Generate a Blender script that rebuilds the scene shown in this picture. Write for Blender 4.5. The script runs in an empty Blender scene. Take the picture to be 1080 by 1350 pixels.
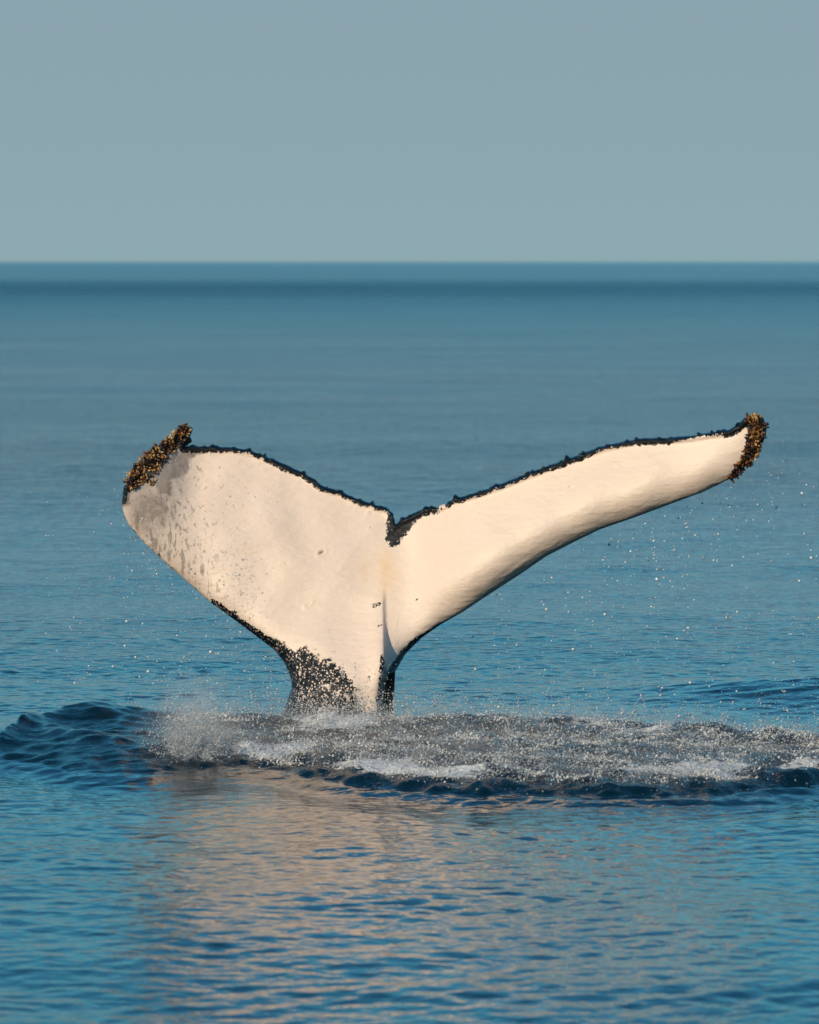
import bpy, math
import numpy as np

# ------------------------------------------------------------------ camera, sky, sun, exposure
scene = bpy.context.scene
col = scene.collection
W0, H0 = 1080.0, 1350.0          # photograph size in pixels
FPX = 6750.0                     # focal length in those pixels
DIST = 30.0                      # metres from lens to the tail
HORIZON = 345.0
PITCH = math.atan((H0 / 2 - HORIZON) / FPX)
CAM_H = 2.68
cam_data = bpy.data.cameras.new('camera')
cam = bpy.data.objects.new('camera', cam_data)
col.objects.link(cam)
cam.location = (0, -DIST, CAM_H)
cam.rotation_euler = (math.pi / 2 - PITCH, 0, 0)
cam_data.sensor_fit = 'HORIZONTAL'
cam_data.sensor_width = 36.0
cam_data.lens = FPX / W0 * 36.0
cam_data.clip_start = 0.5
cam_data.clip_end = 200000.0
cam_data.dof.use_dof = True
cam_data.dof.focus_distance = DIST - 0.2
cam_data.dof.aperture_fstop = 6.0
scene.camera = cam

SUN_EL = math.radians(21.0)
SUN_AZ = math.radians(33.0)      # to the left of straight behind the camera
world = bpy.data.worlds.new('World')
scene.world = world
world.use_nodes = True
nt = world.node_tree
nt.nodes.clear()
sky = nt.nodes.new('ShaderNodeTexSky')
sky.sky_type = 'NISHITA'
sky.sun_disc = False
sky.sun_elevation = SUN_EL
sky.sun_rotation = math.pi + SUN_AZ
sky.altitude = 0
sky.air_density = 1.0
sky.dust_density = 0.6
sky.ozone_density = 1.5
# even marine haze low over the horizon, the same all round, thinning out upwards
tc = nt.nodes.new('ShaderNodeTexCoord')
sx = nt.nodes.new('ShaderNodeSeparateXYZ')
hz = nt.nodes.new('ShaderNodeMapRange')
hz.interpolation_type = 'SMOOTHSTEP'
for i, v in enumerate((0.045, 0.115, 1.0, 0.0)):
    hz.inputs[i + 1].default_value = v
tint = nt.nodes.new('ShaderNodeMix'); tint.data_type = 'RGBA'
hc = nt.nodes.new('ShaderNodeMix'); hc.data_type = 'RGBA'
hc.inputs[6].default_value = (2.08, 3.06, 3.36, 1)
hc.inputs[7].default_value = (1.96, 2.79, 3.25, 1)
hm = nt.nodes.new('ShaderNodeMapRange')
hm.inputs[2].default_value = 0.06
nt.links.new(sx.outputs[2], hm.inputs[0])
nt.links.new(hm.outputs[0], hc.inputs[0])
nt.links.new(hc.outputs[2], tint.inputs[7])
nt.links.new(tc.outputs['Generated'], sx.inputs[0])
nt.links.new(sx.outputs[2], hz.inputs[0])
nt.links.new(hz.outputs[0], tint.inputs[0])
bg = nt.nodes.new('ShaderNodeBackground')
bg.inputs['Strength'].default_value = 0.13
wo = nt.nodes.new('ShaderNodeOutputWorld')
hs = nt.nodes.new('ShaderNodeHueSaturation')
hs.inputs['Saturation'].default_value = 1.1
sky_tint = nt.nodes.new('ShaderNodeMix'); sky_tint.data_type = 'RGBA'; sky_tint.blend_type = 'MULTIPLY'     # blue tint added to the upper sky for the water to reflect
sky_tint.inputs[0].default_value = 1.0
sky_tint.inputs[7].default_value = (0.25, 0.72, 0.84, 1)
nt.links.new(sky.outputs[0], hs.inputs['Color'])
nt.links.new(hs.outputs[0], sky_tint.inputs[6])
nt.links.new(sky_tint.outputs[2], tint.inputs[6])
nt.links.new(tint.outputs[2], bg.inputs['Color'])
nt.links.new(bg.outputs[0], wo.inputs[0])

sun_data = bpy.data.lights.new('sun', 'SUN')
sun_data.energy = 3.9
sun_data.angle = math.radians(0.5)
sun_data.color = (1.0, 0.75, 0.50)
sun = bpy.data.objects.new('sun', sun_data)
col.objects.link(sun)
sun.location = (-40, -50, 30)
# lamp shines along its -Z; turn it so that it comes from behind-left of the camera
sun.rotation_euler = (math.pi / 2 - SUN_EL, 0, -SUN_AZ)

scene.view_settings.view_transform = 'Standard'
scene.view_settings.look = 'None'
scene.view_settings.exposure = 0.0
scene.view_settings.gamma = 1.0
scene.view_settings.use_curve_mapping = False
scene.cycles.use_denoising = True
scene.cycles.max_bounces = 8
scene.cycles.caustics_reflective = False
scene.cycles.caustics_refractive = False

# ------------------------------------------------------------------ helpers
rng = np.random.default_rng(7)
cp, sp = math.cos(PITCH), math.sin(PITCH)


def ray(px, py):
    """unit-depth ray (dx, dy, dz) of a photo pixel"""
    x = (np.asarray(px, float) - W0 / 2) / FPX
    v = (H0 / 2 - np.asarray(py, float)) / FPX
    return x, cp + sp * v, -sp + cp * v


def at_depth(px, py, y):
    """world point on the pixel's ray at world Y = y"""
    dx, dy, dz = ray(px, py)
    k = (np.asarray(y, float) + DIST) / dy
    return np.stack([dx * k, np.broadcast_to(y, np.shape(dx * k)) + 0 * k, CAM_H + dz * k], -1)


def on_water(px, py, z=0.0):
    dx, dy, dz = ray(px, py)
    k = (z - CAM_H) / dz
    return np.stack([dx * k, dy * k - DIST, np.full(np.shape(k), z) if np.ndim(k) else z], -1)


def sstep(a, b, x):
    t = np.clip((x - a) / (b - a), 0, 1)
    return t * t * (3 - 2 * t)


def mesh_np(name, verts, faces, smooth=True, attrs=None, sizes=None):
    """mesh from numpy arrays; faces (n,k)"""
    me = bpy.data.meshes.new(name)
    verts = np.ascontiguousarray(verts, np.float32)
    faces = np.ascontiguousarray(faces, np.int32)
    n, k = faces.shape
    me.vertices.add(len(verts))
    me.vertices.foreach_set('co', verts.ravel())
    me.loops.add(n * k)
    me.loops.foreach_set('vertex_index', faces.ravel())
    me.polygons.add(n)
    me.polygons.foreach_set('loop_start', np.arange(0, n * k, k, dtype=np.int32))
    me.polygons.foreach_set('loop_total', np.full(n, k, np.int32))
    me.polygons.foreach_set('use_smooth', np.full(n, smooth, bool))
    for key, val in (attrs or {}).items():
        a = me.attributes.new(key, 'FLOAT', 'POINT')
        a.data.foreach_set('value', np.ascontiguousarray(val, np.float32))
    me.update(calc_edges=True)
    me.validate()
    return me


def link(name, me, mat=None, parent=None):
    o = bpy.data.objects.new(name, me)
    col.objects.link(o)
    if mat and me is not None and not me.materials:
        me.materials.append(mat)
    if parent:
        o.parent = parent
    return o


def tag(o, label=None, cat=None, group=None, kind=None):
    for k, v in (('label', label), ('category', cat), ('group', group), ('kind', kind)):
        if v:
            o[k] = v
    return o


class Nodes:
    """tiny shader-graph helper"""
    def __init__(self, name):
        self.m = bpy.data.materials.new(name)
        self.m.use_nodes = True
        self.t = self.m.node_tree
        self.t.nodes.clear()
        self.out = self.t.nodes.new('ShaderNodeOutputMaterial')

    def n(self, kind, **props):
        nd = self.t.nodes.new(kind)
        for k, v in props.items():
            setattr(nd, k, v)
        return nd

    def put(self, sock, v):
        if hasattr(v, 'is_output') or isinstance(v, bpy.types.NodeSocket):
            self.t.links.new(v, sock)
        else:
            sock.default_value = v

    def math(self, op, a, b=0.0, c=0.0):
        nd = self.n('ShaderNodeMath', operation=op)
        for i, v in enumerate((a, b, c)):
            self.put(nd.inputs[i], v)
        return nd.outputs[0]

    def range(self, v, a, b, c=0.0, d=1.0, smooth=True):
        nd = self.n('ShaderNodeMapRange')
        nd.interpolation_type = 'SMOOTHSTEP' if smooth else 'LINEAR'
        for i, x in enumerate((v, a, b, c, d)):
            self.put(nd.inputs[i], x)
        return nd.outputs[0]

    def noise(self, scale, detail=3.0, rough=0.5, vec=None, dist=0.0):
        nd = self.n('ShaderNodeTexNoise')
        nd.inputs['Scale'].default_value = scale
        nd.inputs['Detail'].default_value = detail
        nd.inputs['Roughness'].default_value = rough
        nd.inputs['Distortion'].default_value = dist
        if vec is not None:
            self.t.links.new(vec, nd.inputs['Vector'])
        return nd.outputs[0]

    def attr(self, name):
        return self.n('ShaderNodeAttribute', attribute_name=name).outputs['Fac']

    def mix(self, f, a, b):
        nd = self.n('ShaderNodeMix', data_type='RGBA')
        self.put(nd.inputs[0], f); self.put(nd.inputs[6], a); self.put(nd.inputs[7], b)
        return nd.outputs[2]

    def mapping(self, vec, scale=(1, 1, 1), rot=(0, 0, 0)):
        nd = self.n('ShaderNodeMapping')
        self.t.links.new(vec, nd.inputs[0])
        nd.inputs['Scale'].default_value = scale
        nd.inputs['Rotation'].default_value = rot
        return nd.outputs[0]

    def bump(self, height, strength, distance, normal=None):
        nd = self.n('ShaderNodeBump')
        self.put(nd.inputs['Strength'], strength)
        self.put(nd.inputs['Distance'], distance)
        self.put(nd.inputs['Height'], height)
        if normal is not None:
            self.t.links.new(normal, nd.inputs['Normal'])
        return nd.outputs[0]

    def principled(self, **kw):
        nd = self.n('ShaderNodeBsdfPrincipled')
        for k, v in kw.items():
            self.put(nd.inputs[k.replace('_', ' ')], v)
        return nd

    def finish(self, shader):
        self.t.links.new(shader, self.out.inputs[0])
        return self.m


# ------------------------------------------------------------------ water material
def water_material():
    s = Nodes('sea_water')
    geo = s.n('ShaderNodeNewGeometry').outputs['Position']
    sep = s.n('ShaderNodeSeparateXYZ')
    s.t.links.new(geo, sep.inputs[0])
    Y = sep.outputs[1]
    foam = s.attr('foam')
    churn = s.attr('churn')
    lod = s.attr('lod')                          # 0 where the mesh carries the ripples, 1 far out
    # capillary ripples everywhere near, larger wavelets where the mesh is too coarse
    near = s.noise(8.0, 2.0, 0.5, geo)
    mid = s.noise(2.6, 3.0, 0.55, geo)
    fine = s.noise(22.0, 4.0, 0.68, geo, 0.8)
    b1 = s.bump(near, 1.0, s.math('MAXIMUM', s.range(lod, 0.0, 1.0, 0.010, 0.040), s.range(Y, -2.0, 8.0, 0.009, 0.024)))
    gust = s.noise(0.11, 3.0, 0.6, s.mapping(geo, (0.45, 1.0, 1.0)))
    b2 = s.bump(mid, 1.0, s.math('MULTIPLY', lod, s.range(gust, 0.3, 0.7, 0.12, 0.17)), b1)
    b3 = s.bump(fine, 1.0, s.math('MULTIPLY', churn, 0.026), b2)
    # wind lanes: long patches of smoother and rougher water towards the horizon
    wob = s.noise(0.004, 2.0, 0.5, s.mapping(geo, (0.35, 1.0, 1.0)))
    yw = s.math('MULTIPLY_ADD', s.math('SUBTRACT', wob, 0.5), s.math('MULTIPLY', Y, 0.25), Y)
    r_mid = s.range(yw, -5.0, 450.0, 0.07, 0.29, False)
    calm = s.range(yw, 500.0, 820.0)
    rough = s.math('SUBTRACT', r_mid, s.math('MULTIPLY', calm, 0.11))
    patch = s.noise(0.06, 4.0, 0.65, s.mapping(geo, (0.8, 1.0, 1.0)))
    rough = s.math('ADD', rough, s.math('MULTIPLY', s.math('SUBTRACT', patch, 0.5), s.math('MULTIPLY', lod, 0.09)))
    rough = s.math('MAXIMUM', rough, 0.05)
    fn = s.noise(26.0, 4.0, 0.65, geo, 0.6)
    fm = s.range(s.math('ADD', foam, s.math('MULTIPLY', s.math('SUBTRACT', fn, 0.5), 1.5)), 0.42, 0.75)
    base = s.mix(fm, (0.0015, 0.014, 0.025, 1), (0.72, 0.76, 0.78, 1))
    rough = s.math('MAXIMUM', rough, s.math('MULTIPLY', fm, 0.7))
    p = s.principled(Base_Color=base, Roughness=rough, IOR=1.333, Normal=b3)
    return s.finish(p.outputs[0])


WATER = water_material()

# ------------------------------------------------------------------ churned patch ("footprint") around the tail, on the water plane
FRONT = np.array([(-300, 960), (-120, 975), (0, 1001), (100, 1018), (200, 1023), (262, 1014), (330, 1014), (400, 1025), (480, 1036),
                  (600, 1045), (700, 1048), (850, 1052), (940, 1051), (1010, 1044), (1080, 1037), (1200, 1020), (1400, 1000)], float)
BACK = np.array([(-300, 955), (-120, 968), (0, 978), (40, 962), (80, 955), (150, 952), (300, 956), (540, 958), (640, 957), (800, 960),
                 (900, 970), (1000, 980), (1080, 986), (1200, 992), (1400, 998)], float)


def footprint(X, Y):
    """signed metres inside the front and the back rim, and the photo column"""
    d = np.maximum(Y + DIST, 1.0)
    px = W0 / 2 + FPX * X / d / cp
    yf = on_water(np.full_like(px, 540.0), np.interp(px, FRONT[:, 0], FRONT[:, 1]))[..., 1]
    yb = on_water(np.full_like(px, 540.0), np.interp(px, BACK[:, 0], BACK[:, 1]))[..., 1]
    return Y - yf, yb - Y, px


def waves(X, Y, n, lmin, lmax, slope, spread, seed, sharp=0.0, spacing=None, head=math.pi / 2):
    r = np.random.default_rng(seed)
    h = np.zeros_like(X)
    for i in range(n):
        lam = lmin * (lmax / lmin) ** ((i + r.random()) / n)
        a = head + r.normal() * spread
        k = 2 * math.pi / lam
        amp = slope * lam / (2 * math.pi) * math.sqrt(2.0 / n)
        ph = k * (X * math.cos(a) + Y * math.sin(a)) + r.random() * 6.28
        # slow bending of the crests so that no straight lines show
        ph += 0.9 * np.sin(X * (0.9 / lam ** 0.5) * r.normal() + Y * (0.5 / lam ** 0.5) * r.normal() + r.random() * 6.28)
        w = np.sin(ph)
        if sharp:
            w = (1 - sharp) * w + sharp * (1 - 2 * np.abs(np.sin(ph / 2)))
        if spacing is not None:
            w = w * np.clip(lam / spacing / 2.5 - 1.0, 0, 1)
        h += amp * w
    return h


def water_height(X, Y, spacing):
    d = np.maximum(Y + DIST, 1)
    h = waves(X, Y, 60, 0.10, 0.32, 0.078, 1.3, 11, 0.2, spacing)
    # the ripples come in patches: glassy water between small steep wavelets
    g = waves(X, Y, 24, 0.5, 2.4, 1.0, 1.6, 14)
    g = g / (np.std(g[: max(1, len(g) // 2)]) + 1e-9)
    h *= 0.62 + 0.36 * np.clip(g, 0, 1.6)
    h += waves(X, Y, 30, 0.45, 2.2, 0.022, 1.2, 12, 0.1, spacing)
    h += waves(X, Y, 12, 3.0, 14.0, 0.010, 0.5, 13, 0.0, spacing)
    a, b, px = footprint(X, Y)
    a = a + 0.05 * np.sin(px * 0.06 + 2 * np.sin(px * 0.021)) + 0.015 * np.sin(px * 0.19 + 3 * Y)
    m = sstep(0.0, 0.16, a) * sstep(-0.05, 0.45, b)
    deep = m * sstep(0.0, 0.25, a) * (0.25 + 0.75 * sstep(150, 300, px))
    churn = waves(X, Y, 60, 0.05, 0.3, 0.38, 1.6, 21, 0.55, spacing) + waves(X, Y, 14, 0.3, 1.2, 0.11, 1.2, 22, 0.4, spacing) + waves(X, Y, 22, 0.14, 0.5, 0.24, 0.5, 23, 0.6, spacing)
    lft = sstep(300, 150, px)
    churn = churn * (1 - 0.72 * lft) + lft * waves(X, Y, 46, 0.09, 0.34, 0.24, 0.55, 24, 0.35, spacing)
    lipn = 0.8 + 0.25 * np.sin(px * 0.018 + 1.0) + 0.15 * np.sin(px * 0.05)
    lip = 0.042 * np.exp(-((a - 0.26) / 0.20) ** 2) * sstep(0, 0.14, a) * lipn * sstep(180, 330, px) * (0.4 + 0.6 * sstep(480, 620, px))
    left = sstep(260, 120, px) * sstep(-90, 30, px)
    rim = 0.055 * sstep(0.0, 0.9, a) + 0.022 * sstep(0, 0.13, a)
    slick = 0.62 * np.exp(-((a + 0.9) / 1.1) ** 2) * sstep(0.3, -0.1, a) * sstep(170, 280, px) * sstep(620, 480, px)
    z = h * (1 - 0.5 * m) * (1 - slick) + m * (rim + 0.9 * churn) + lip
    # two folded wavelets on the left shoulder
    z += left * m * (0.05 * np.exp(-((a - 3.0 + 0.004 * px) / 0.40) ** 2) + 0.035 * np.exp(-((a - 1.5 + 0.003 * px) / 0.30) ** 2))
    z += 0.05 * m * np.exp(-((b - 0.35) / 0.3) ** 2)
    # swell shouldering up behind on the right, gentle trough in front of the lip
    z += 0.09 * np.exp(-((Y - 1.9 - 0.35 * (2.4 - X)) / 0.8) ** 2) * sstep(1.0, 2.3, X) * sstep(5, 3.0, X)
    z += -0.03 * np.exp(-((a + 0.5) / 0.5) ** 2) * sstep(0.1, -0.3, a)
    rip = waves(X, Y, 16, 0.14, 0.45, 0.12, 0.35, 31, 0.2, spacing, head=math.pi / 2 + 0.5)
    z += rip * (0.9 * np.exp(-((a + 0.6) / 0.7) ** 2) * sstep(620, 900, px) + 0.8 * np.exp(-((Y - 2.2 - 0.35 * (2.4 - X)) / 1.0) ** 2) * sstep(1.0, 2.3, X))
    return z, m, deep, a, b, px


def build_water():
    rows = list(np.arange(-60, 10, 5.0)) + list(np.arange(10, 16, 0.25))
    rows += list(np.arange(16, 25.0, 0.033)) + list(np.arange(25.0, 31.6, 0.0175))
    y, st = 31.6, 0.0175
    while y < 60000:
        rows.append(y)
        st = min(st * 1.008, y * 0.016)
        y += st
    rows = np.array(rows)
    dense = np.linspace(-0.080 * 1.35, 0.080 * 1.35, 400)
    side = [0.108]
    s = 0.0006
    while side[-1] < 4:
        s *= 1.22
        side.append(side[-1] + s)
    side = np.array(side[1:])
    t = np.concatenate([-side[::-1], dense, side])
    T, R = np.meshgrid(t, rows)
    X = T * np.maximum(R, 14.0)
    Y = R - DIST
    dr = np.gradient(rows)
    dt = np.gradient(t)
    spacing = np.maximum(np.broadcast_to(dr[:, None], T.shape), dt[None, :] * np.maximum(R, 14.0))
    z, m, deep, a, b, px = water_height(X, Y, spacing)
    lod = sstep(0.05, 0.35, spacing)
    # foam: thick patches behind the lip, thin lace elsewhere in the churn
    f = waves(X, Y, 18, 0.25, 1.6, 1.0, 1.5, 41)
    f = f / (np.std(f) + 1e-9)
    right = sstep(200, 300, px)
    foam = right * m * sstep(0.25, 0.7, a) * (0.24 + 0.15 * f) + right * m * 0.22 * np.clip(0.6 + 0.9 * f, 0, 2) * np.exp(-((a - 0.75) / 0.35) ** 2) * (1 + 0.6 * f)
    foam += 0.10 * sstep(60, 160, px) * m * sstep(2, 3.5, a) * (0.6 + f)
    foam = np.where(m > 0.2, foam, -0.5)
    ny, nx = T.shape
    idx = np.arange(ny * nx).reshape(ny, nx)
    q = np.stack([idx[:-1, :-1], idx[:-1, 1:], idx[1:, 1:], idx[1:, :-1]], -1).reshape(-1, 4)
    me = mesh_np('water', np.stack([X, Y, z], -1).reshape(-1, 3), q, True,
                 {'foam': foam.ravel(), 'churn': deep.ravel(), 'lod': lod.ravel()})
    o = link('water', me, WATER)
    tag(o, 'calm blue open sea rippling out to the straight horizon', 'sea', kind='structure')
    return o


build_water()


def surf(X, Y):
    return water_height(X, Y, np.full_like(X, 0.02))[0]


# ------------------------------------------------------------------ whale skin
def skin_material():
    s = Nodes('whale_skin')
    pos = s.n('ShaderNodeNewGeometry').outputs['Position']
    blk, gry, yel, red = s.attr('black'), s.attr('grey'), s.attr('yellow'), s.attr('scar')
    n1 = s.noise(34.0, 5.0, 0.62, pos)
    n2 = s.noise(95.0, 3.0, 0.6, pos)
    vor = s.n('ShaderNodeTexVoronoi'); vor.inputs['Scale'].default_value = 62.0
    s.t.links.new(pos, vor.inputs['Vector'])
    dots = s.range(vor.outputs['Distance'], 0.16, 0.42)
    # ragged, mottled border of the black pigment with white specks inside
    lvl = s.math('ADD', blk, s.math('MULTIPLY', s.math('SUBTRACT', n1, 0.5), 1.5))
    lvl = s.math('ADD', lvl, s.math('MULTIPLY', s.math('SUBTRACT', n2, 0.5), 0.9))
    solid = s.range(blk, 0.85, 1.0)
    speck = s.range(s.math('ADD', s.noise(20.0, 3.0, 0.6, pos), s.math('MULTIPLY', s.math('SUBTRACT', 1.0, dots), 0.32)), 0.60, 0.70)
    speck = s.math('MULTIPLY', speck, s.math('SUBTRACT', 1.0, solid))
    bm = s.math('MULTIPLY', s.range(lvl, 0.44, 0.56), s.math('SUBTRACT', 1.0, s.math('MULTIPLY', speck, 0.9)))
    bm = s.math('MAXIMUM', bm, solid)
    # cream-white hide with faint cloudy tone
    cloud = s.noise(3.2, 4.0, 0.55, pos)
    cream = s.mix(cloud, (0.725, 0.595, 0.505, 1), (0.785, 0.665, 0.58, 1))
    cream = s.mix(s.math('MULTIPLY', yel, s.noise(9.0, 3.0, 0.6, pos)), cream, (0.72, 0.50, 0.24, 1))
    gl = s.math('ADD', gry, s.math('MULTIPLY', s.math('SUBTRACT', n1, 0.5), 0.9))
    gmask = s.range(gl, 0.26, 0.74)
    streak = s.noise(16.0, 4.0, 0.6, s.mapping(pos, (1.0, 1.0, 0.28)))
    gcol = s.mix(s.range(streak, 0.35, 0.65), (0.19, 0.165, 0.15, 1), (0.36, 0.31, 0.28, 1))
    cream = s.mix(s.math('MULTIPLY', gmask, 0.9), cream, gcol)
    # sparse small grey flecks, thicker towards the grey tip
    fl = s.noise(52.0, 2.0, 0.5, s.mapping(pos, (1.0, 1.0, 0.6)))
    fm = s.range(s.math('ADD', fl, s.math('MULTIPLY', s.attr('fleck'), 0.11)), 0.73, 0.80)
    cream = s.mix(s.math('MULTIPLY', fm, 0.6), cream, (0.20, 0.175, 0.16, 1))
    sk = s.noise(46.0, 3.0, 0.55, s.mapping(pos, (1.0, 1.0, 0.14), (0, -0.16, 0)))
    sm = s.range(s.math('ADD', sk, s.math('MULTIPLY', s.attr('fleck'), 0.14)), 0.70, 0.80)
    cream = s.mix(s.math('MULTIPLY', sm, s.math('MULTIPLY', s.attr('fleck'), 0.6)), cream, (0.24, 0.205, 0.185, 1))
    cream = s.mix(red, cream, (0.16, 0.05, 0.03, 1))
    cream = s.mix(s.math('MULTIPLY', s.attr('stain_and_shade'), s.range(cloud, 0.3, 0.7, 0.6, 1.0)), cream, (0.27, 0.215, 0.18, 1))  # brown stain, plus shade painted into the colour at the fluke margins
    base = s.mix(bm, cream, (0.005, 0.006, 0.008, 1))
    # skin relief: slanting fine wrinkles
    wr = s.noise(30.0, 4.0, 0.55, s.mapping(pos, (0.45, 1.0, 1.0), (0, 0.5, 0)))
    wr2 = s.noise(9.0, 3.0, 0.5, s.mapping(pos, (0.5, 1.0, 1.0), (0, 0.6, 0)))
    b1 = s.bump(wr2, 1.0, 0.011)
    b2 = s.bump(wr, 1.0, 0.0070, b1)
    b3 = s.bump(n2, s.math('MULTIPLY', bm, 1.0), 0.008, b2)
    rough = s.range(bm, 0, 1, 0.52, 0.13)
    p = s.principled(Base_Color=base, Roughness=rough, IOR=1.4, Normal=b3)
    p.inputs['Coat Weight'].default_value = 0.12
    p.inputs['Coat Roughness'].default_value = 0.34
    p.inputs['Coat IOR'].default_value = 1.33
    return s.finish(p.outputs[0])


SKIN = skin_material()

# ------------------------------------------------------------------ the whale's tail: outline read from the photo, thickness and bend in metres
TRAIL = [(161, 659, 0.0), (163, 643, .010), (171, 629, .022), (186, 612, .040), (201, 597, .055), (218, 581, .070), (233, 567, .082), (246, 560, .092),
         (255, 565, .100), (250, 578, .108), (242, 588, .116), (255, 588, .126), (272, 588, .138), (300, 589, .160), (330, 593, .185), (352, 602, .21),
         (377, 612, .235), (400, 623, .26), (416, 632, .28), (424, 640, .29), (449, 647, .32), (473, 658, .355), (492, 664, .385), (509, 668, .415), (516, 675, .435),
         (520, 686, .46), (522, 690, .475), (528, 685, .49), (545, 676, .515), (568, 667, .54), (577, 668, .55), (600, 657, .575), (640, 645, .61), (700, 622, .66),
         (760, 600, .715), (790, 589, .74), (820, 582, .765), (850, 577, .79), (880, 577, .815), (910, 574, .84), (935, 570, .865), (960, 566, .89), (972, 560, .905),
         (981, 551, .92), (990, 548, .935), (1000, 547, .95), (1007, 551, .965), (1010, 558, .98), (1011, 566, .99), (1010, 574, 1.0)]
LEAD = [(161, 659, 0.0), (161, 667, .04), (163, 677, .075), (170, 692, .105), (180, 704, .13), (192, 717, .155), (217, 741, .19), (249, 769, .23), (280, 796, .265),
        (309, 817, .295), (337, 838, .325), (362, 857, .35), (375, 874, .368), (383, 893, .385), (385, 906, .398), (379, 922, .41), (371, 945, .425), (362, 980, .44),
        (356, 1012, .452), (395, 1016, .462), (440, 1016, .472), (480, 1016, .482), (516, 1012, .492), (512, 975, .502), (509, 945, .510), (509, 920, .518), (512, 904, .526),
        (521, 886, .540), (535, 862, .558), (556, 841, .582), (580, 824, .605), (610, 807, .63), (643, 785, .66), (686, 757, .695), (721, 733, .725), (756, 715, .752),
        (791, 698, .78), (840, 681, .815), (880, 666, .845), (904, 657, .865), (924, 650, .885), (945, 640, .905), (961, 632, .925), (976, 621, .945), (988, 610, .96),
        (998, 598, .975), (1004, 588, .987), (1010, 574, 1.0)]
PXM = DIST / FPX        # metres per photo pixel at the tail


def curve(table, u, smooth=True):
    t = np.array(table, float)
    x, y = np.interp(u, t[:, 2], t[:, 0]), np.interp(u, t[:, 2], t[:, 1])
    if smooth:          # round the polyline's corners a little
        k = np.array([1, 2, 3, 2, 1], float); k /= k.sum()
        x[2:-2] = np.convolve(x, k, 'valid'); y[2:-2] = np.convolve(y, k, 'valid')
    return np.stack([x, y], -1)


def dist_to(P, line):
    """distance (px) of points to a polyline"""
    best = np.full(len(P), 1e9)
    for a, b in zip(line[:-1], line[1:]):
        ab = b - a
        L = ab @ ab + 1e-9
        t = np.clip(((P - a) @ ab) / L, 0, 1)
        q = P - a - t[:, None] * ab
        best = np.minimum(best, np.einsum('ij,ij->i', q, q))
    return np.sqrt(best)


def in_poly(P, poly):
    poly = np.array(poly, float)
    inside = np.zeros(len(P), bool)
    j = len(poly) - 1
    for i in range(len(poly)):
        c = ((poly[i, 1] > P[:, 1]) != (poly[j, 1] > P[:, 1])) & (
            P[:, 0] < (poly[j, 0] - poly[i, 0]) * (P[:, 1] - poly[i, 1]) / (poly[j, 1] - poly[i, 1] + 1e-12) + poly[i, 0])
        inside ^= c
        j = i
    return inside


def soft_poly(P, poly, soft):
    """1 inside a polygon, fading over `soft` px either side of its edge"""
    pl = np.array(list(poly) + [poly[0]], float)
    d = dist_to(P, pl)
    return sstep(-soft, soft, np.where(in_poly(P, poly), d, -d))


T_LINE = np.array([(a, b) for a, b, _ in TRAIL], float)
L_LEFT = np.array([(a, b) for a, b, u in LEAD if u <= .455], float)
L_RIGHT = np.array([(a, b) for a, b, u in LEAD if u >= .49], float)


def edge_noise(s, seed, n=60, lo=6.0, hi=60.0):
    r = np.random.default_rng(seed)
    v = np.zeros_like(s)
    for i in range(n):
        lam = lo * (hi / lo) ** r.random()
        v += np.sin(s / lam * 6.283 + r.random() * 6.28) / math.sqrt(n)
    return v


def relief(P):
    """front and back offsets (metres towards the camera) of tail points given in photo px"""
    x, y = P[:, 0], P[:, 1]
    d1, d2 = dist_to(P, L_LEFT) * PXM, dist_to(P, L_RIGHT) * PXM
    dL = np.minimum(d1, d2)
    dT = dist_to(P, T_LINE) * PXM
    ped = sstep(790, 925, y)
    rt = sstep(540, 680, x)
    Hm = 0.085 + 0.22 * ped + 0.09 * rt

    def round_in(d, R):
        return np.sqrt(np.clip(1 - (1 - np.minimum(d / R, 1)) ** 2, 0, 1))
    eL = round_in(d1, 0.22 + 0.09 * ped) * round_in(d2, 0.20 + 0.11 * ped + 0.20 * rt)
    sT = 0.22 + 0.78 * sstep(0, 0.55, dT)
    cap = round_in(dT, 0.022)
    H = Hm * eL * np.maximum(sT, ped) * cap
    # keel along the stock, steep on its right
    xk = np.interp(y, [760, 800, 870, 950, 1016], [505, 504, 506, 506, 507])
    sK = (x - xk) * PXM
    kz = sstep(770, 800, y) * (0.026 + 0.14 * sstep(800, 910, y))
    keel = kz * np.where(sK < 0, 0.45 * np.exp(-(sK / 0.20) ** 2) + 0.55 * np.exp(-(sK / 0.075) ** 2), np.exp(-(sK / 0.014) ** 2))
    keel *= eL ** 0.3
    # bend of the whole fluke: right half leans back, both tips curl a little forward
    rx = np.clip((x - 520) / 490, 0, 1)
    lx = np.clip((520 - x) / 360, 0, 1)
    yl = np.interp(x, [500, 520, 580, 640, 720, 790, 880, 960, 1010], [905, 886, 824, 785, 733, 698, 666, 632, 580])
    hr = np.clip(yl - y, -20, 300) * PXM
    under = 0.30                 # lower part of the right fluke rolls away underneath
    lean_r = (-0.32 * hr - 0.30 / under * np.clip(under - hr, 0, 1) ** 2 + 0.30 * under) * sstep(0.0, 0.25, rx) * (1 - 0.35 * sstep(0.7, 1.0, rx))
    lean_l = -0.30 * np.clip(900 - y, 0, 400) * PXM * (1 - sstep(0.0, 0.22, rx)) * (0.5 + 0.5 * sstep(0, 0.3, 1 - lx))
    M = lean_r + lean_l + 0.30 * rx ** 2 + 0.10 * lx ** 2.2
    # slow unevenness of the hide
    M = M + 0.0035 * np.sin(x * 0.045 + y * 0.02) * np.sin(y * 0.05 - x * 0.013) * sstep(0, .2, dT) + 0.004 * np.sin(x * 0.09 + 1.3 * np.sin(y * .04))* sstep(0, .2, dT)
    return M + H + keel, M - H, dL, dT


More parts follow.
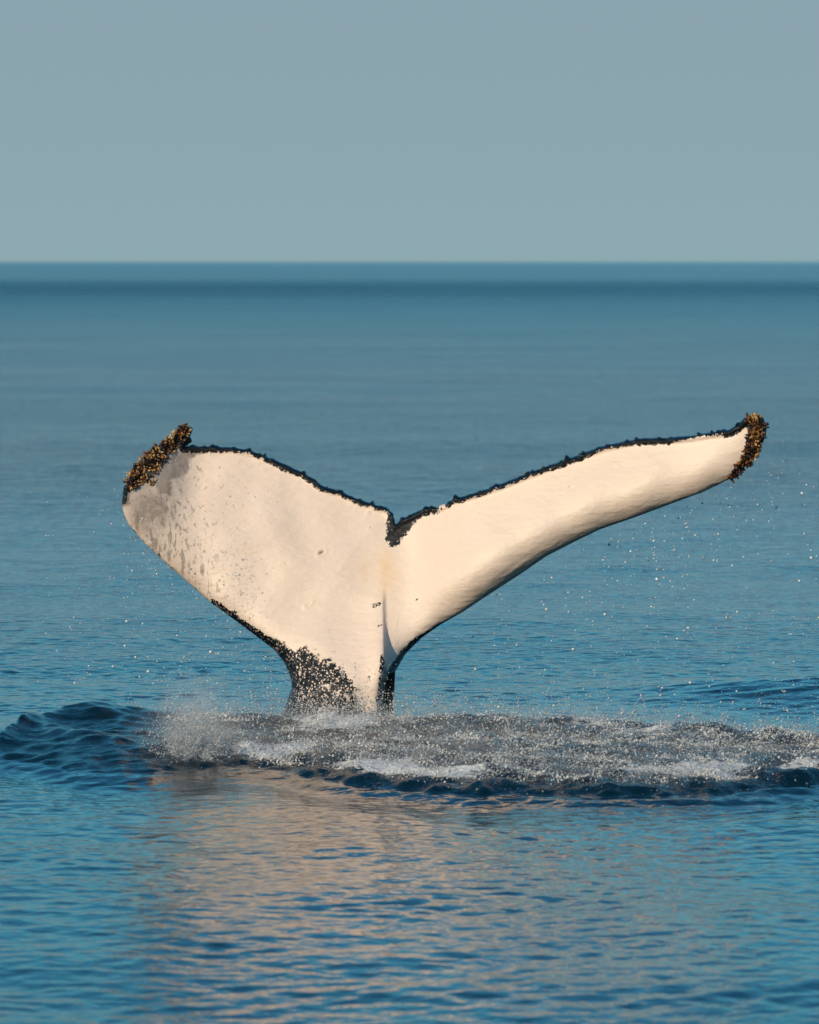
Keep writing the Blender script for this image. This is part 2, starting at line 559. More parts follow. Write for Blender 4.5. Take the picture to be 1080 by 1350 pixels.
def build_whale():
    root = bpy.data.objects.new('humpback_whale', None)
    col.objects.link(root)
    root.location = (float((440 - 540) * PXM), 0.0, 0.0)
    root.empty_display_size = 0.3
    tag(root, 'diving humpback whale raising its cream-white tail flukes from the sea', 'whale')
    nu, nv = 760, 190
    # even walk along the longer of both edges
    uu = np.linspace(0, 1, 6000)
    ct, cl = curve(TRAIL, uu), curve(LEAD, uu)
    step = np.hypot(*np.diff(ct, axis=0).T) * 1.2 + np.hypot(*np.diff(cl, axis=0).T) + 0.02
    s = np.concatenate([[0], np.cumsum(step)])
    u = np.interp(np.linspace(0, s[-1], nu), s, uu)
    Tc = np.stack([np.interp(u, uu, ct[:, 0]), np.interp(u, uu, ct[:, 1])], -1)
    Lc = np.stack([np.interp(u, uu, cl[:, 0]), np.interp(u, uu, cl[:, 1])], -1)
    # knobbly trailing edge
    arc = np.concatenate([[0], np.cumsum(np.hypot(*np.diff(Tc, axis=0).T))])
    nz = edge_noise(arc, 5, 60, 9.0, 60.0)
    bump = np.clip(nz - 0.35, 0, 2.0) ** 0.8 * 3.1 + 0.4 * nz
    nrm = np.stack([np.gradient(Tc[:, 1]), -np.gradient(Tc[:, 0])], -1)
    nrm /= np.linalg.norm(nrm, axis=1, keepdims=True) + 1e-6
    Tk = Tc + nrm * (bump * sstep(0.0, 0.1, u) * sstep(1, 0.9, u))[:, None]
    v = np.linspace(0, 1, nv)
    v = 0.5 - 0.5 * np.cos(np.pi * v) * (1 - 0.0)
    v = 0.55 * v + 0.45 * np.linspace(0, 1, nv)
    base = Tc[:, None] * (1 - v)[None, :, None] + Lc[:, None] * v[None, :, None]
    P = base + (Tk - Tc)[:, None] * np.clip(1 - v / 0.10, 0, 1)[None, :, None]
    flat = base.reshape(-1, 2)
    front, back, dL, dT = relief(flat)
    # rim of a round lip along the trailing edge
    lip = 0.020 * np.exp(-((dT - 0.018) / 0.016) ** 2)
    front = front + lip
    back = back - lip
    x, y = flat[:, 0], flat[:, 1]
    edge_px = dT / PXM
    wob = 0.9 * edge_noise(x * 1.0 + 0.5 * y, 9, 40, 5, 40)
    # black pigment
    wvar = 2.2 * edge_noise(x + 0.3 * y, 19, 20, 60, 260)
    blk = sstep(11.5, 3.5, edge_px + wob + wvar) * 1.1
    blk[(x < 236) & (edge_px > 6)] *= 0.3
    notch = np.clip(soft_poly(flat, [(512, 668), (509, 690), (508, 707), (513, 720), (521, 722), (530, 713), (540, 699), (548, 688), (556, 678), (582, 664), (545, 668), (522, 680)], 5), 0, 1)
    blk = np.maximum(blk, notch * 0.98)
    gap = np.exp(-(((x - 583) / 5) ** 2 + ((y - 668) / 7) ** 2))
    blk = blk - 1.2 * gap
    stock = soft_poly(flat, [(352, 846), (370, 850), (385, 856), (397, 852), (410, 852), (418, 864), (440, 872), (456, 884), (466, 903), (476, 925), (486, 945), (490, 1020), (340, 1020), (340, 900)], 16)
    blk = np.maximum(blk, stock * (0.82 + 0.02 * 0))
    flank = soft_poly(flat, [(340, 1020), (372, 890), (386, 900), (396, 925), (404, 960), (408, 1020)], 5)
    blk = np.maximum(blk, flank * 0.97 * sstep(895, 912, y))
    dl_left = dist_to(flat, np.array([(276, 792), (309, 817), (337, 838), (362, 857), (378, 880), (384, 900)], float))
    wid = np.interp(x, [270, 285, 300, 330, 360, 380], [0, 7, 8, 9, 13, 20])
    blk = np.maximum(blk, 0.93 * sstep(1.15, 0.55, dl_left / (wid + 0.01)) * sstep(272, 282, x) * (y > 770))
    dl_right = dist_to(flat, np.array([(602, 811), (580, 824), (556, 841), (535, 862), (521, 886), (511, 906)], float))
    wr = np.interp(x, [505, 515, 540, 560, 600], [8, 10, 8, 4, 0.5])
    blk = np.maximum(blk, 0.95 * sstep(1.2, 0.6, dl_right / wr) * (x > 509))
    kl = soft_poly(flat, [(498, 900), (500, 880), (502, 858), (508, 868), (518, 905), (520, 950), (520, 1020), (502, 1020), (497, 955), (495, 925)], 4)
    blk = np.maximum(blk, kl * 0.72)
    for cx, cy, rx_, ry_, k in ((497, 797, 8, 3.2, 1.0), (499, 825, 6, 1.8, .75), (550, 791, 3, 2, .8), (309, 809, 6, 4, .9), (288, 797, 5, 3.5, .8), (488, 893, 6, 4, .55)):
        blk = np.maximum(blk, k * np.exp(-(((x - cx) / rx_) ** 2 + ((y - cy + 0.25 * (x - cx)) / ry_) ** 2)))
    tipr = soft_poly(flat, [(955, 638), (962, 628), (972, 614), (980, 600), (984, 585), (986, 572), (985, 564), (975, 562), (966, 566), (976, 545), (1004, 538), (1020, 560), (1012, 590), (985, 625)], 4)
    blk = np.maximum(blk, tipr * 1.0)
    tipl = soft_poly(flat, [(163, 645), (170, 650), (184, 642), (186, 634), (205, 618), (225, 598), (243, 586), (262, 560), (245, 550), (200, 590), (160, 635)], 3)
    blk = np.maximum(blk, tipl)
    lead_thin = np.minimum(dist_to(flat, L_LEFT[:12]), dist_to(flat, L_RIGHT[8:]))
    blk = np.maximum(blk, 0.42 * sstep(3.0, 0.5, lead_thin))
    # grey cast at the left tip
    grey = soft_poly(flat, [(196, 628), (212, 610), (236, 590), (262, 590), (268, 598), (252, 604), (248, 625), (228, 634), (226, 655), (208, 650)], 7) * 0.85
    grey = np.maximum(grey, 0.62 * soft_poly(flat, [(180, 660), (192, 648), (215, 655), (226, 668), (220, 682), (200, 690), (176, 690)], 9))
    fade = soft_poly(flat, [(165, 670), (190, 640), (240, 640), (235, 700), (215, 735), (190, 712)], 26) * 0.40
    grey = np.maximum(grey, fade)
    stain_and_shade = 0.75 * soft_poly(flat, [(150, 650), (195, 630), (232, 640), (225, 680), (215, 705), (240, 745), (262, 782), (235, 760), (190, 722), (150, 690)], 30)
    stain_and_shade = np.maximum(stain_and_shade, 0.5 * sstep(26, 3, dist_to(flat, L_LEFT[:12])))  # browner towards the left leading edge
    stain_and_shade = np.maximum(stain_and_shade, 0.5 * sstep(48, 4, dist_to(flat, L_RIGHT[8:])))  # shade of the right fluke's lower edge, painted into the hide colour
    fleck = np.clip(1.15 - np.hypot(x - 225, (y - 690) * 0.8) / 150, 0, 1) + 0.45 * sstep(70, 10, dist_to(flat, L_LEFT[4:12]))
    yel = np.exp(-(((x - 508) / 10) ** 2 + ((y - 755) / 28) ** 2)) + 0.5 * np.exp(-(((x - 520) / 8) ** 2 + ((y - 760) / 8) ** 2)) + 0.35 * np.exp(-(((x - 482) / 8) ** 2 + ((y - 752) / 20) ** 2))
    xr, yr = (x - 424) * 0.85 + (y - 728) * -0.5, (x - 424) * 0.5 + (y - 728) * 0.85
    scar = np.exp(-((xr / 4.2) ** 2 + (yr / 1.6) ** 2) ** 2) * 0.9
    front = front - 0.006 * np.exp(-((xr / 5) ** 2 + (yr / 3) ** 2)) + 0.004 * np.exp(-((np.hypot(xr / 6.5, yr / 4) - 1) / 0.4) ** 2)
    xs, ys = (x - 407) * 0.8 + (y - 797) * -0.6, (x - 407) * 0.6 + (y - 797) * 0.8
    front = front + 0.005 * np.exp(-((np.hypot(xs / 7, ys / 2.6) - 1) / 0.4) ** 2)
    # long raised crease on the right fluke's lower side
    cr = dist_to(flat, np.array([(665, 760), (690, 742), (715, 726), (735, 716)], float))
    front = front + 0.0025 * np.exp(-(cr / 2.5) ** 2)
    scale = 1.0
    A = at_depth(P[..., 0].ravel(), P[..., 1].ravel(), -front)
    B = at_depth(P[..., 0].ravel(), P[..., 1].ravel(), -back)
    N = nu * nv
    idx = np.arange(N).reshape(nu, nv)
    bidx = idx + N
    # weld the rims: the rim vertices of the back sheet are those of the front sheet
    rim = np.zeros((nu, nv), bool); rim[:, 0] = rim[:, -1] = True; rim[0] = rim[-1] = True
    mid = (A + B) / 2
    A[rim.ravel()] = mid[rim.ravel()]
    bidx = np.where(rim, idx, bidx)
    qf = np.stack([idx[:-1, :-1], idx[:-1, 1:], idx[1:, 1:], idx[1:, :-1]], -1).reshape(-1, 4)
    qb = np.stack([bidx[:-1, :-1], bidx[1:, :-1], bidx[1:, 1:], bidx[:-1, 1:]], -1).reshape(-1, 4)
    V = np.concatenate([A, B]) - np.array(root.location)
    # drop the unused back rim
    used = np.unique(np.concatenate([qf.ravel(), qb.ravel()]))
    remap = np.full(2 * N, -1); remap[used] = np.arange(len(used))
    dark_back = np.ones(N) * 0.97       # the upper side of the flukes is black
    def both(a, b=None):
        return np.concatenate([a, a if b is None else b])[used]
    me = mesh_np('tail', V[used], remap[np.concatenate([qf, qb])], True,
                 {'black': both(blk, dark_back), 'grey': both(grey), 'yellow': both(yel), 'scar': both(scar), 'fleck': both(fleck), 'stain_and_shade': both(stain_and_shade)})
    tail = link('tail', me, SKIN, root)
    return root, tail, flat, front, Tc, u, nrm


whale, tail, FLAT, FRONT_OFF, EDGE, EDGE_U, EDGE_N = build_whale()


def tail_front(px, py):
    out = np.empty(len(px))
    for i, (a, b) in enumerate(zip(px, py)):
        out[i] = FRONT_OFF[np.argmin((FLAT[:, 0] - a) ** 2 + (FLAT[:, 1] - b) ** 2)]
    return out


# ------------------------------------------------------------------ goose barnacles on the fluke tips
def barnacle_material():
    s = Nodes('barnacle_shell')
    t = s.math('ADD', s.attr('tint'), s.math('MULTIPLY', s.math('SUBTRACT', s.noise(160.0, 2.0, 0.6), 0.5), 0.30))
    ramp = s.n('ShaderNodeValToRGB')
    el = ramp.color_ramp.elements
    el[0].position, el[0].color = 0.0, (0.010, 0.009, 0.008, 1)
    el[1].position, el[1].color = 1.0, (0.62, 0.52, 0.36, 1)
    for p, c in ((0.22, (0.030, 0.016, 0.010, 1)), (0.42, (0.16, 0.055, 0.018, 1)), (0.62, (0.36, 0.17, 0.035, 1)), (0.80, (0.45, 0.30, 0.12, 1))):
        e = el.new(p); e.color = c
    s.t.links.new(t, ramp.inputs[0])
    p = s.principled(Base_Color=ramp.outputs[0], Roughness=0.28, Normal=s.bump(s.noise(120.0, 3.0), 0.6, 0.004))
    return s.finish(p.outputs[0])


SHELL = barnacle_material()


def barnacle_geo(r, tint, stub):
    """a bent stalk that ends in a flattened shell; stub = short acorn form"""
    k = 5
    prof = [(0, .30), (.25, .27), (.5, .22), (.75, .10)] if stub else [(0, .20), (.40, .17), (.60, .30), (.82, .27), (1.0, .09)]
    bend = r.normal(0, .18, 2)
    V, tv = [], []
    for z, rad in prof:
        c = bend * z * z
        for j in range(k):
            a = 2 * math.pi * j / k + z
            V.append((c[0] + rad * math.cos(a) * (1 + .15 * r.normal()), c[1] + rad * .8 * math.sin(a) * (1 + .15 * r.normal()), z))
            tv.append(tint + (0.18 if z > .5 else -0.12) + r.normal(0, .06))
    V.append((bend[0], bend[1], prof[-1][0] + .08)); tv.append(tint)
    F = []
    for i in range(len(prof) - 1):
        for j in range(k):
            a, b = i * k + j, i * k + (j + 1) % k
            F += [(a, b, b + k), (a, b + k, a + k)]
    n0 = (len(prof) - 1) * k
    F += [(n0 + j, n0 + (j + 1) % k, len(V) - 1) for j in range(k)]
    return np.array(V), np.array(F), np.array(tv)


def basis(d, r):
    d = d / np.linalg.norm(d)
    a = r.normal(size=3)
    x = np.cross(a, d); x /= np.linalg.norm(x)
    y = np.cross(d, x)
    return np.stack([x, y, d], 1)


def strip_points(line, half, n, r, out_bias=0.0):
    line = np.array(line, float)
    seg = np.hypot(*np.diff(line[:, :2], axis=0).T)
    cum = np.concatenate([[0], np.cumsum(seg)])
    s = r.random(n) * cum[-1]
    px, py = np.interp(s, cum, line[:, 0]), np.interp(s, cum, line[:, 1])
    w = np.interp(s, cum, half)
    tx = np.interp(s + .5, cum, line[:, 0]) - np.interp(s - .5, cum, line[:, 0])
    ty = np.interp(s + .5, cum, line[:, 1]) - np.interp(s - .5, cum, line[:, 1])
    L = np.hypot(tx, ty) + 1e-6
    nx, ny = ty / L, -tx / L
    o = (r.random(n) * 2 - 1)
    return px + nx * o * w, py + ny * o * w, nx, ny, o


def barnacles():
    r = np.random.default_rng(17)
    variants = []
    for i in range(14):
        V, F, tv = barnacle_geo(r, 0.02 + 0.90 * i / 13, i % 3 == 0)
        me = mesh_np('barnacle', V, F, True, {'tint': tv})
        me.materials.append(SHELL)
        variants.append(me)
    left = ([(168, 640), (178, 630), (196, 613), (210, 599), (228, 582), (249, 563)], [5, 9, 12, 10, 7, 5])
    right = ([(962, 631), (976, 617), (988, 602), (994, 586), (998, 570), (1000, 557), (984, 552)], [3, 5, 7, 9, 11, 10, 3])
    sprig = ([(190, 630), (198, 634), (204, 638)], [4, 4, 3])
    root_loc = np.array(whale.location)
    crust = [[], [], []]
    nvert = 0
    for line, half, n_big, n_small, side in ((*left, 165, 650, -1), (*right, 115, 480, 1), (*sprig, 8, 20, -1)):
        n = n_big + n_small
        px, py, nx, ny, o = strip_points(line, half, n, r)
        off = tail_front(px, py)
        pts = at_depth(px, py, -(off - 0.012 + 0.012 * r.random(n)))
        clump = 0.5 + 0.30 * np.sin(px * .31 + 1.3 * np.sin(py * .23)) + 0.28 * np.sin(py * .37 + px * .11 + 2) + r.normal(0, .16, n) - (0.26 if side > 0 else 0.04)
        clump = np.clip(clump, 0, 1)
        for i in range(n):
            sgn = 1 if o[i] > 0 else -1
            d = np.array([nx[i] * sgn * abs(o[i]) * 1.1 + r.normal(0, .35), -0.7 + r.normal(0, .3), -ny[i] * sgn * abs(o[i]) * 1.1 + r.normal(0, .35) + .1])
            B = basis(d, r)
            if i < n_big:
                size = r.uniform(.030, .075)
                b = link('barnacle', variants[min(13, int(clump[i] * 14))], None, whale)
                m = np.eye(4); m[:3, :3] = B * size; m[:3, 3] = pts[i] - root_loc
                b.matrix_local = [list(row) for row in m]
            else:
                size = r.uniform(.014, .032)
                V, F, tv = barnacle_geo(r, clump[i] * 0.8, r.random() < .5)
                crust[0].append(V @ (B * size).T + pts[i] - root_loc)
                crust[1].append(F + nvert)
                crust[2].append(tv)
                nvert += len(V)
    me = mesh_np('barnacle_crust', np.concatenate(crust[0]), np.concatenate(crust[1]), True, {'tint': np.concatenate(crust[2])})
    o = link('barnacle_crust', me, SHELL, whale)
    tag(o, 'crust of tiny dark and golden barnacles on both fluke tips', kind='stuff')


barnacles()

# ------------------------------------------------------------------ small lumps along the black trailing edge
PHI = (1 + 5 ** .5) / 2
ICO_V = np.array([(-1, PHI, 0), (1, PHI, 0), (-1, -PHI, 0), (1, -PHI, 0), (0, -1, PHI), (0, 1, PHI), (0, -1, -PHI), (0, 1, -PHI),
                  (PHI, 0, -1), (PHI, 0, 1), (-PHI, 0, -1), (-PHI, 0, 1)]) / math.hypot(1, PHI)
ICO_F = np.array([(0, 11, 5), (0, 5, 1), (0, 1, 7), (0, 7, 10), (0, 10, 11), (1, 5, 9), (5, 11, 4), (11, 10, 2), (10, 7, 6), (7, 1, 8),
                  (3, 9, 4), (3, 4, 2), (3, 2, 6), (3, 6, 8), (3, 8, 9), (4, 9, 5), (2, 4, 11), (6, 2, 10), (8, 6, 7), (9, 8, 1)])
OCT_V = np.array([(1, 0, 0), (-1, 0, 0), (0, 1, 0), (0, -1, 0), (0, 0, 1), (0, 0, -1)], float)
OCT_F = np.array([(0, 2, 4), (2, 1, 4), (1, 3, 4), (3, 0, 4), (2, 0, 5), (1, 2, 5), (3, 1, 5), (0, 3, 5)])


def beads(C, R, tmpl_v, tmpl_f, jitter, r, stretch=None):
    n, k = len(C), len(tmpl_v)
    V = np.broadcast_to(tmpl_v, (n, k, 3)) * R[:, None, None]
    V = V * (1 + jitter * r.normal(size=(n, k, 1)))
    if stretch is not None:
        V = V * stretch[:, None, :]
    V = V + C[:, None, :]
    F = tmpl_f[None] + (np.arange(n) * k)[:, None, None]
    return V.reshape(-1, 3), F.reshape(-1, 3)


def edge_lumps():
    r = np.random.default_rng(23)
    keep = np.where((EDGE_U > .115) & (EDGE_U < .92))[0]
    arc = np.concatenate([[0], np.cumsum(np.hypot(*np.diff(EDGE[keep], axis=0).T))])
    s = np.sort(r.random(34) * arc[-1])
    s = np.concatenate([s] + [s[::k] + r.normal(0, 5, len(s[::k])) for k in (2, 3)])
    s = np.clip(s, 0, arc[-1])
    px, py = np.interp(s, arc, EDGE[keep, 0]), np.interp(s, arc, EDGE[keep, 1])
    nx, ny = np.interp(s, arc, EDGE_N[keep, 0]), np.interp(s, arc, EDGE_N[keep, 1])
    up = r.uniform(-5, 0.5, len(s))
    px, py = px + nx * up, py + ny * up
    off = tail_front(px, py)
    C = at_depth(px, py, -(off - 0.004))
    R = r.uniform(.004, .0130, len(s))
    V, F = beads(C, R, ICO_V, ICO_F, .16, r)
    me = mesh_np('edge_crust', V - np.array(whale.location), F, True,
                 {'black': np.ones(len(V)), **{k: np.zeros(len(V)) for k in ('grey', 'yellow', 'scar', 'fleck', 'stain_and_shade')}})
    tag(link('edge_crust', me, SKIN, whale), 'wet black knobs along the rear edge of the flukes', kind='stuff')


edge_lumps()


# ------------------------------------------------------------------ spray
def drop_material():
    s = Nodes('water_drops')
    b = s.attr('bright')
    glass = s.principled(Base_Color=(0.92, 0.95, 0.97, 1), Roughness=0.03, IOR=1.333)
    glass.inputs['Transmission Weight'].default_value = 1.0
    white = s.principled(Base_Color=(0.80, 0.82, 0.83, 1), Roughness=0.18, IOR=1.333)  # white froth; on clear falling drops it paints in the sun's glints
    mx = s.n('ShaderNodeMixShader')
    s.put(mx.inputs[0], b)
    s.t.links.new(glass.outputs[0], mx.inputs[1])
    s.t.links.new(white.outputs[0], mx.inputs[2])
    return s.finish(mx.outputs[0])


DROPS = drop_material()


def spray_object(name, C, R, bright, label, cat, ico=False, stretch=None, seed=1, extra=None):
    r = np.random.default_rng(seed)
    V, F = beads(C, R, ICO_V if ico else OCT_V, ICO_F if ico else OCT_F, .10, r, stretch)
    at = np.repeat(bright, 12 if ico else 6)
    if extra is not None:
        F = np.concatenate([F, extra[1] + len(V)])
        V = np.concatenate([V, extra[0]])
        at = np.concatenate([at, extra[2]])
    me = mesh_np(name, V, F, True, {'bright': at})
    o = link(name, me, DROPS)
    return tag(o, label, cat, kind='stuff')


def jets(X, Y, Z, H, R, r, bright):
    """thin leaning tapered water jets"""
    prof = np.array([(0, 1.5), (.2, .8), (.6, .5), (.85, .65), (1.0, .15)])
    k = 5
    ang = np.arange(k) * 2 * math.pi / k
    n = len(X)
    lean = r.normal(0, .22, (n, 2))
    z = prof[:, 0][None, :, None] * H[:, None, None]
    rad = prof[:, 1][None, :, None] * R[:, None, None] * (1 + .3 * r.normal(size=(n, len(prof), k)))
    vx = X[:, None, None] + lean[:, 0, None, None] * z + rad * np.cos(ang)
    vy = Y[:, None, None] + lean[:, 1, None, None] * z + rad * np.sin(ang)
    V = np.stack([vx, vy, Z[:, None, None] + z + 0 * vx], -1).reshape(-1, 3)
    base = np.arange(n)[:, None] * (len(prof) * k)
    F = []
    for i in range(len(prof) - 1):
        for j in range(k):
            a, b = i * k + j, i * k + (j + 1) % k
            F += [(a, b, b + k), (a, b + k, a + k)]
    F = (np.array(F)[None] + base[:, :, None]).reshape(-1, 3)
    return V, F, np.repeat(bright, len(prof) * k)


def ground_samples(n, r, px0, px1, a_lo, b_lo):
    """points spread over the churned water"""
    X = r.uniform(-4, 4.5, n * 6); Y = r.uniform(-6, 2, n * 6)
    a, b, px = footprint(X, Y)
    f = waves(X, Y, 14, .3, 1.8, 1.0, 1.6, 77); f = f / f.std()
    ok = (a > a_lo) & (b > b_lo) & (px > px0) & (px < px1) & (r.random(len(X)) < np.clip(.55 + .3 * f, .1, 1))
    i = np.where(ok)[0][:n]
    return X[i], Y[i], a[i], b[i], px[i]


def build_splash():
    r = np.random.default_rng(31)
    # columns of beads thrown up by falling water
    X, Y, a, b, px = ground_samples(5600, r, 225, 1260, .35, 0.0)
    Zs = surf(X, Y)
    H = r.exponential(.050, len(X)) * (0.7 + 0.6 * np.exp(-((a - 2.0) / 1.6) ** 2)) + .012
    cnt = r.integers(4, 22, len(X))
    ii = np.repeat(np.arange(len(X)), cnt)
    t = r.random(len(ii))
    C = np.stack([X[ii] + r.normal(0, .020, len(ii)), Y[ii] + r.normal(0, .03, len(ii)), Zs[ii] + t * H[ii] * 1.3], -1)
    R = np.clip(r.lognormal(math.log(.0017), .50, len(ii)), .0009, .008)
    # loose drizzle
    X2, Y2, a2, b2, px2 = ground_samples(15000, r, 215, 1280, .05, -.3)
    C2 = np.stack([X2, Y2, surf(X2, Y2) + r.exponential(.06, len(X2))], -1)
    R2 = np.clip(r.lognormal(math.log(.0018), .6, len(X2)), .0009, .010)
    # beads flung on short arcs
    X3, Y3, a3, b3, px3 = ground_samples(900, r, 225, 1250, .4, 0.0)
    n3 = len(X3)
    L3, H3, D3 = r.gamma(2.0, .035, n3), r.gamma(2.0, .035, n3), r.random(n3) * 6.283
    i3 = np.repeat(np.arange(n3), 16)
    t3 = r.random(len(i3))
    C3 = np.stack([X3[i3] + np.cos(D3[i3]) * L3[i3] * t3, Y3[i3] + np.sin(D3[i3]) * L3[i3] * t3,
                   surf(X3, Y3)[i3] + 4 * H3[i3] * t3 * (1 - .6 * t3)], -1) + r.normal(0, .003, (len(i3), 3))
    R3 = np.clip(r.lognormal(math.log(.0026), .5, len(i3)), .0012, .009)
    Cc, Rr = np.concatenate([C, C2, C3]), np.concatenate([R, R2, R3])
    br = np.clip(r.beta(1.0, 1.4, len(Cc)), .06, 1)
    # frothy clots of white water riding on the churn
    X4, Y4, a4, b4, px4 = ground_samples(300, r, 235, 1240, .35, .1)
    n4 = r.integers(30, 130, len(X4))
    i4 = np.repeat(np.arange(len(X4)), n4)
    q4 = r.normal(0, 1, (len(i4), 3)) * np.array([.050, .060, .010]) * r.uniform(.5, 1.3, len(X4))[i4, None]
    x4, y4 = X4[i4] + q4[:, 0], Y4[i4] + q4[:, 1]
    C4 = np.stack([x4, y4, surf(x4, y4) + np.abs(q4[:, 2]) + .002], -1)
    R4 = np.clip(r.lognormal(math.log(.0031), .5, len(i4)), .0014, .010)
    Cc, Rr, br = np.concatenate([Cc, C4]), np.concatenate([Rr, R4]), np.concatenate([br, r.uniform(.6, 1, len(i4))])
    jx, jy, ja, jb, jp = ground_samples(900, r, 225, 1240, .3, 0.0)
    J = jets(jx, jy, surf(jx, jy) - .006, np.minimum(r.exponential(.016, len(jx)), .05) + .010, r.uniform(.0025, .0060, len(jx)), r, np.clip(r.beta(1.2, 2, len(jx)), .1, 1))
    spray_object('splash', Cc, Rr, br, 'churned grey-white splash of jets and beads across the dark water around the tail', 'splash', seed=3, extra=J)
    # burst thrown up beside the stock
    n = 12000
    k = 120
    base = on_water(np.array([252.0]), np.array([988.0]), .06)[0]
    dirs = np.stack([r.normal(.05, .36, k), r.normal(0, .35, k), np.abs(r.normal(.9, .25, k))], -1)
    org = base + np.stack([r.normal(0.02, .10, k), r.normal(0, .30, k), np.zeros(k)], -1)
    j = r.integers(0, k, n)
    t = r.random(n) ** 1.3
    L = r.gamma(3.0, .05, k)[j]
    C = org[j] + dirs[j] * (t * L)[:, None] + r.normal(0, 1, (n, 3)) * (.008 + .022 * t)[:, None]
    C[:, 2] = np.maximum(C[:, 2], .05)
    R = np.clip(r.lognormal(math.log(.0020), .50, n), .0010, .008)
    spray_object('splash_burst', C, R, np.clip(r.beta(1.2, 1.5, n), .1, 1), 'fan of white spray bursting up left of the tail stock', 'splash', seed=4)
    # mist of beads round the stock
    n = 5000
    px = r.normal(455, 60, n); py = 962 - r.exponential(15, n)
    C = at_depth(px, py, r.uniform(-1.1, -.30, n))
    R = np.clip(r.lognormal(math.log(.0026), .45, n), .0014, .008)
    spray_object('spray', C, R, np.clip(r.beta(1.2, 1.5, n), .1, 1), 'fine beads of water leaping around the dark speckled tail stock', 'spray', seed=5)


def build_drips():
    r = np.random.default_rng(37)
    LL, LR = L_LEFT[:15], L_RIGHT
    # left: loose shower under the left fluke
    n = 560
    px = r.uniform(50, 400, n * 3); py = r.uniform(640, 950, n * 3)
    yl = np.interp(px, LL[2:, 0], LL[2:, 1], left=640)
    dens = np.where(px < 165, .16 + .3 * sstep(780, 940, py), .35 + .5 * np.exp(-(py - yl) / 35) + .3 * sstep(860, 945, py))
    ok = (py > yl + 4) & (r.random(n * 3) < dens) & ~((px < 120) & (py < 700) & (r.random(n * 3) < .8))
    px, py = px[ok][:n], py[ok][:n]
    # clumps
    m = 160
    q = r.integers(0, len(px), m)
    px = np.concatenate([px, px[q] + r.normal(0, 5, m)]); py = np.concatenate([py, py[q] + r.normal(0, 7, m)])
    C = at_depth(px, py, r.uniform(-.9, .2, len(px)))
    R = np.clip(r.lognormal(math.log(.0028), .5, len(px)), .0014, .0095)
    spray_object('drip_shower', C, R, np.clip(r.beta(2.2, 1.0, len(px)), .3, 1), 'loose shower of sparkling drops falling under the broad barnacled fluke', 'droplets', True, seed=6)
    # in front of the grey tip
    n = 170
    t = r.random(n)
    px = 168 + 55 * t + r.normal(0, 14, n); py = 655 + 75 * t + r.normal(0, 22, n)
    C = at_depth(px, py, -.55 - r.random(n) * .3)
    R = np.clip(r.lognormal(math.log(.0024), .4, n), .0012, .006)
    spray_object('drip_sparkle', C, R, np.clip(r.beta(2, 1, n), .1, 1), 'bright specks of water running off the grey fluke tip', 'droplets', True, seed=7)
    # right: strings of drops under the long fluke
    P = []
    for i in range(95):
        x = r.uniform(640, 1075) if i > 25 else r.uniform(800, 985)
        y0 = np.interp(x, LR[7:, 0], LR[7:, 1])
        y = y0 + r.exponential(75) + 4
        for j in range(r.integers(2, 9)):
            P.append((x + r.normal(0, 2.5), y)); y += r.uniform(3, 16)
    P = np.array(P)
    m = 340
    x = r.uniform(560, 1110, m * 3); y = r.uniform(640, 960, m * 3)
    yl = np.interp(x, LR[7:, 0], LR[7:, 1])
    ok = (y > yl + 8) & (r.random(m * 3) < .2 + .5 * sstep(700, 900, x) * (.4 + .6 * sstep(650, 950, y)))
    P = np.concatenate([P, np.stack([x[ok][:m], y[ok][:m]], -1)])
    P = P[P[:, 1] < 965]
    C = at_depth(P[:, 0], P[:, 1], r.uniform(-.8, .5, len(P)))
    R = np.clip(r.lognormal(math.log(.0029), .5, len(P)), .0014, .0100)
    spray_object('drip_string', C, R, np.clip(r.beta(2.2, 1.0, len(P)), .3, 1), 'strings of sparkling drops dripping from the long outstretched fluke', 'droplets', True, seed=8)


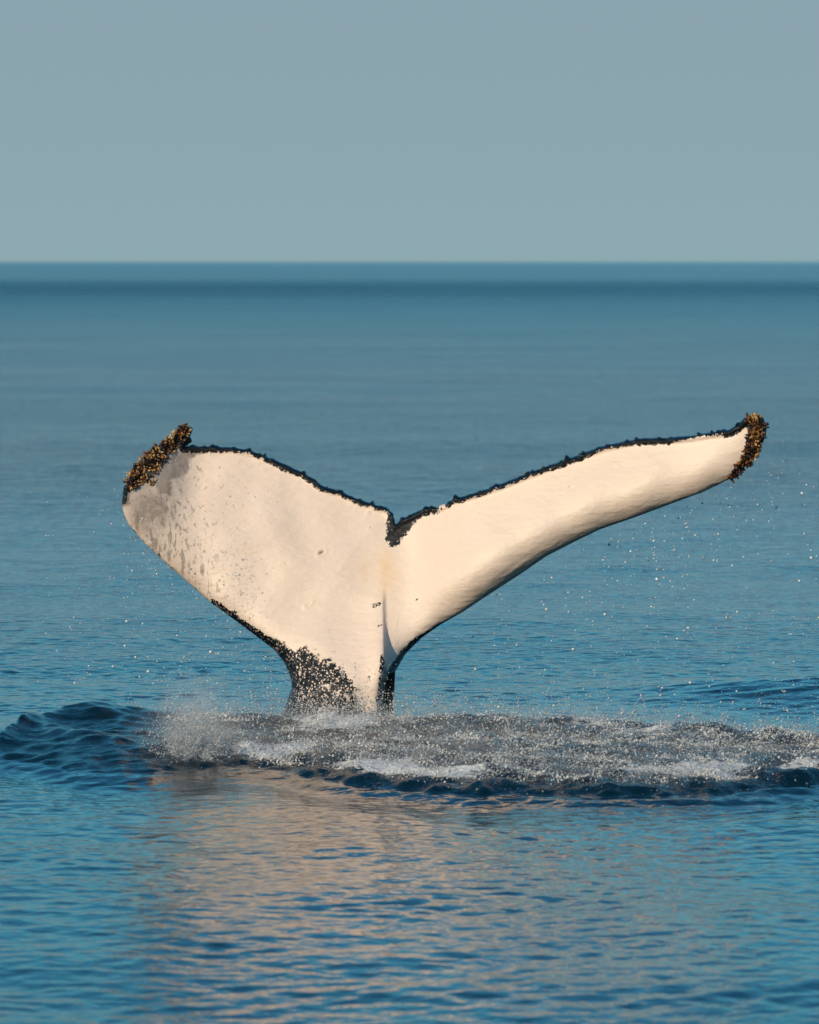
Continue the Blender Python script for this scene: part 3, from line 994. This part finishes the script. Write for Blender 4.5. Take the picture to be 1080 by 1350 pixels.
def build_mist():
    s = Nodes('spray_mist')
    pos = s.n('ShaderNodeNewGeometry').outputs['Position']
    sep = s.n('ShaderNodeSeparateXYZ')
    s.t.links.new(pos, sep.inputs[0])
    z = sep.outputs[2]
    fall = s.math('POWER', 2.718, s.math('MULTIPLY', s.math('MAXIMUM', z, 0.0), -13.0))
    n = s.noise(3.4, 4.0, 0.65, pos, 0.4)
    d = s.math('MULTIPLY', s.range(n, 0.40, 0.72), s.math('MULTIPLY', fall, 1.3))
    d = s.math('MULTIPLY', d, s.range(sep.outputs[0], -1.32, -0.95))
    c = on_water(np.array([258.0]), np.array([985.0]))[0]
    gx = s.math('MULTIPLY', s.math('SUBTRACT', sep.outputs[0], float(c[0])), 1 / 0.17)
    gy = s.math('MULTIPLY', s.math('SUBTRACT', sep.outputs[1], float(c[1])), 1 / 0.40)
    g2 = s.math('ADD', s.math('MULTIPLY', gx, gx), s.math('MULTIPLY', gy, gy))
    puff = s.math('MULTIPLY', s.math('POWER', 2.718, s.math('MULTIPLY', g2, -1.0)), s.math('POWER', 2.718, s.math('MULTIPLY', s.math('MAXIMUM', z, 0.0), -8.0)))
    d = s.math('ADD', d, s.math('MULTIPLY', s.math('MULTIPLY', puff, s.range(s.noise(9.0, 4.0, 0.7, pos), 0.38, 0.62)), 7.0))
    v = s.n('ShaderNodeVolumePrincipled')
    v.inputs['Color'].default_value = (0.985, 0.99, 0.99, 1)
    v.inputs['Anisotropy'].default_value = 0.0
    s.put(v.inputs['Density'], d)
    s.t.links.new(v.outputs[0], s.out.inputs[1])
    px = np.linspace(110, 1260, 44)
    f = on_water(px, np.interp(px, FRONT[:, 0], FRONT[:, 1]))
    b = on_water(px, np.interp(px, BACK[:, 0], BACK[:, 1]))
    f[:, 1] += 0.45
    b[:, 1] = np.maximum(b[:, 1] - 0.1, f[:, 1] + 0.1)
    k = len(px)
    V = np.concatenate([f, b, f, b]); V[:2 * k, 2] = -0.1; V[2 * k:, 2] = 0.40
    F = []
    for i in range(k - 1):
        F += [(i, k + i, k + i + 1, i + 1), (2 * k + i, 2 * k + i + 1, 3 * k + i + 1, 3 * k + i),
              (i, i + 1, 2 * k + i + 1, 2 * k + i), (k + i, 3 * k + i, 3 * k + i + 1, k + i + 1)]
    F += [(0, 2 * k, 3 * k, k), (k - 1, 2 * k - 1, 4 * k - 1, 3 * k - 1)]
    me = mesh_np('mist', V, np.array(F), False)
    tag(link('mist', me, s.m), 'thin pale mist of spray hanging low over the churned water', 'mist', kind='stuff')


build_splash()
build_drips()
build_mist()
scene.cycles.volume_step_rate = 0.4
scene.cycles.volume_bounces = 5
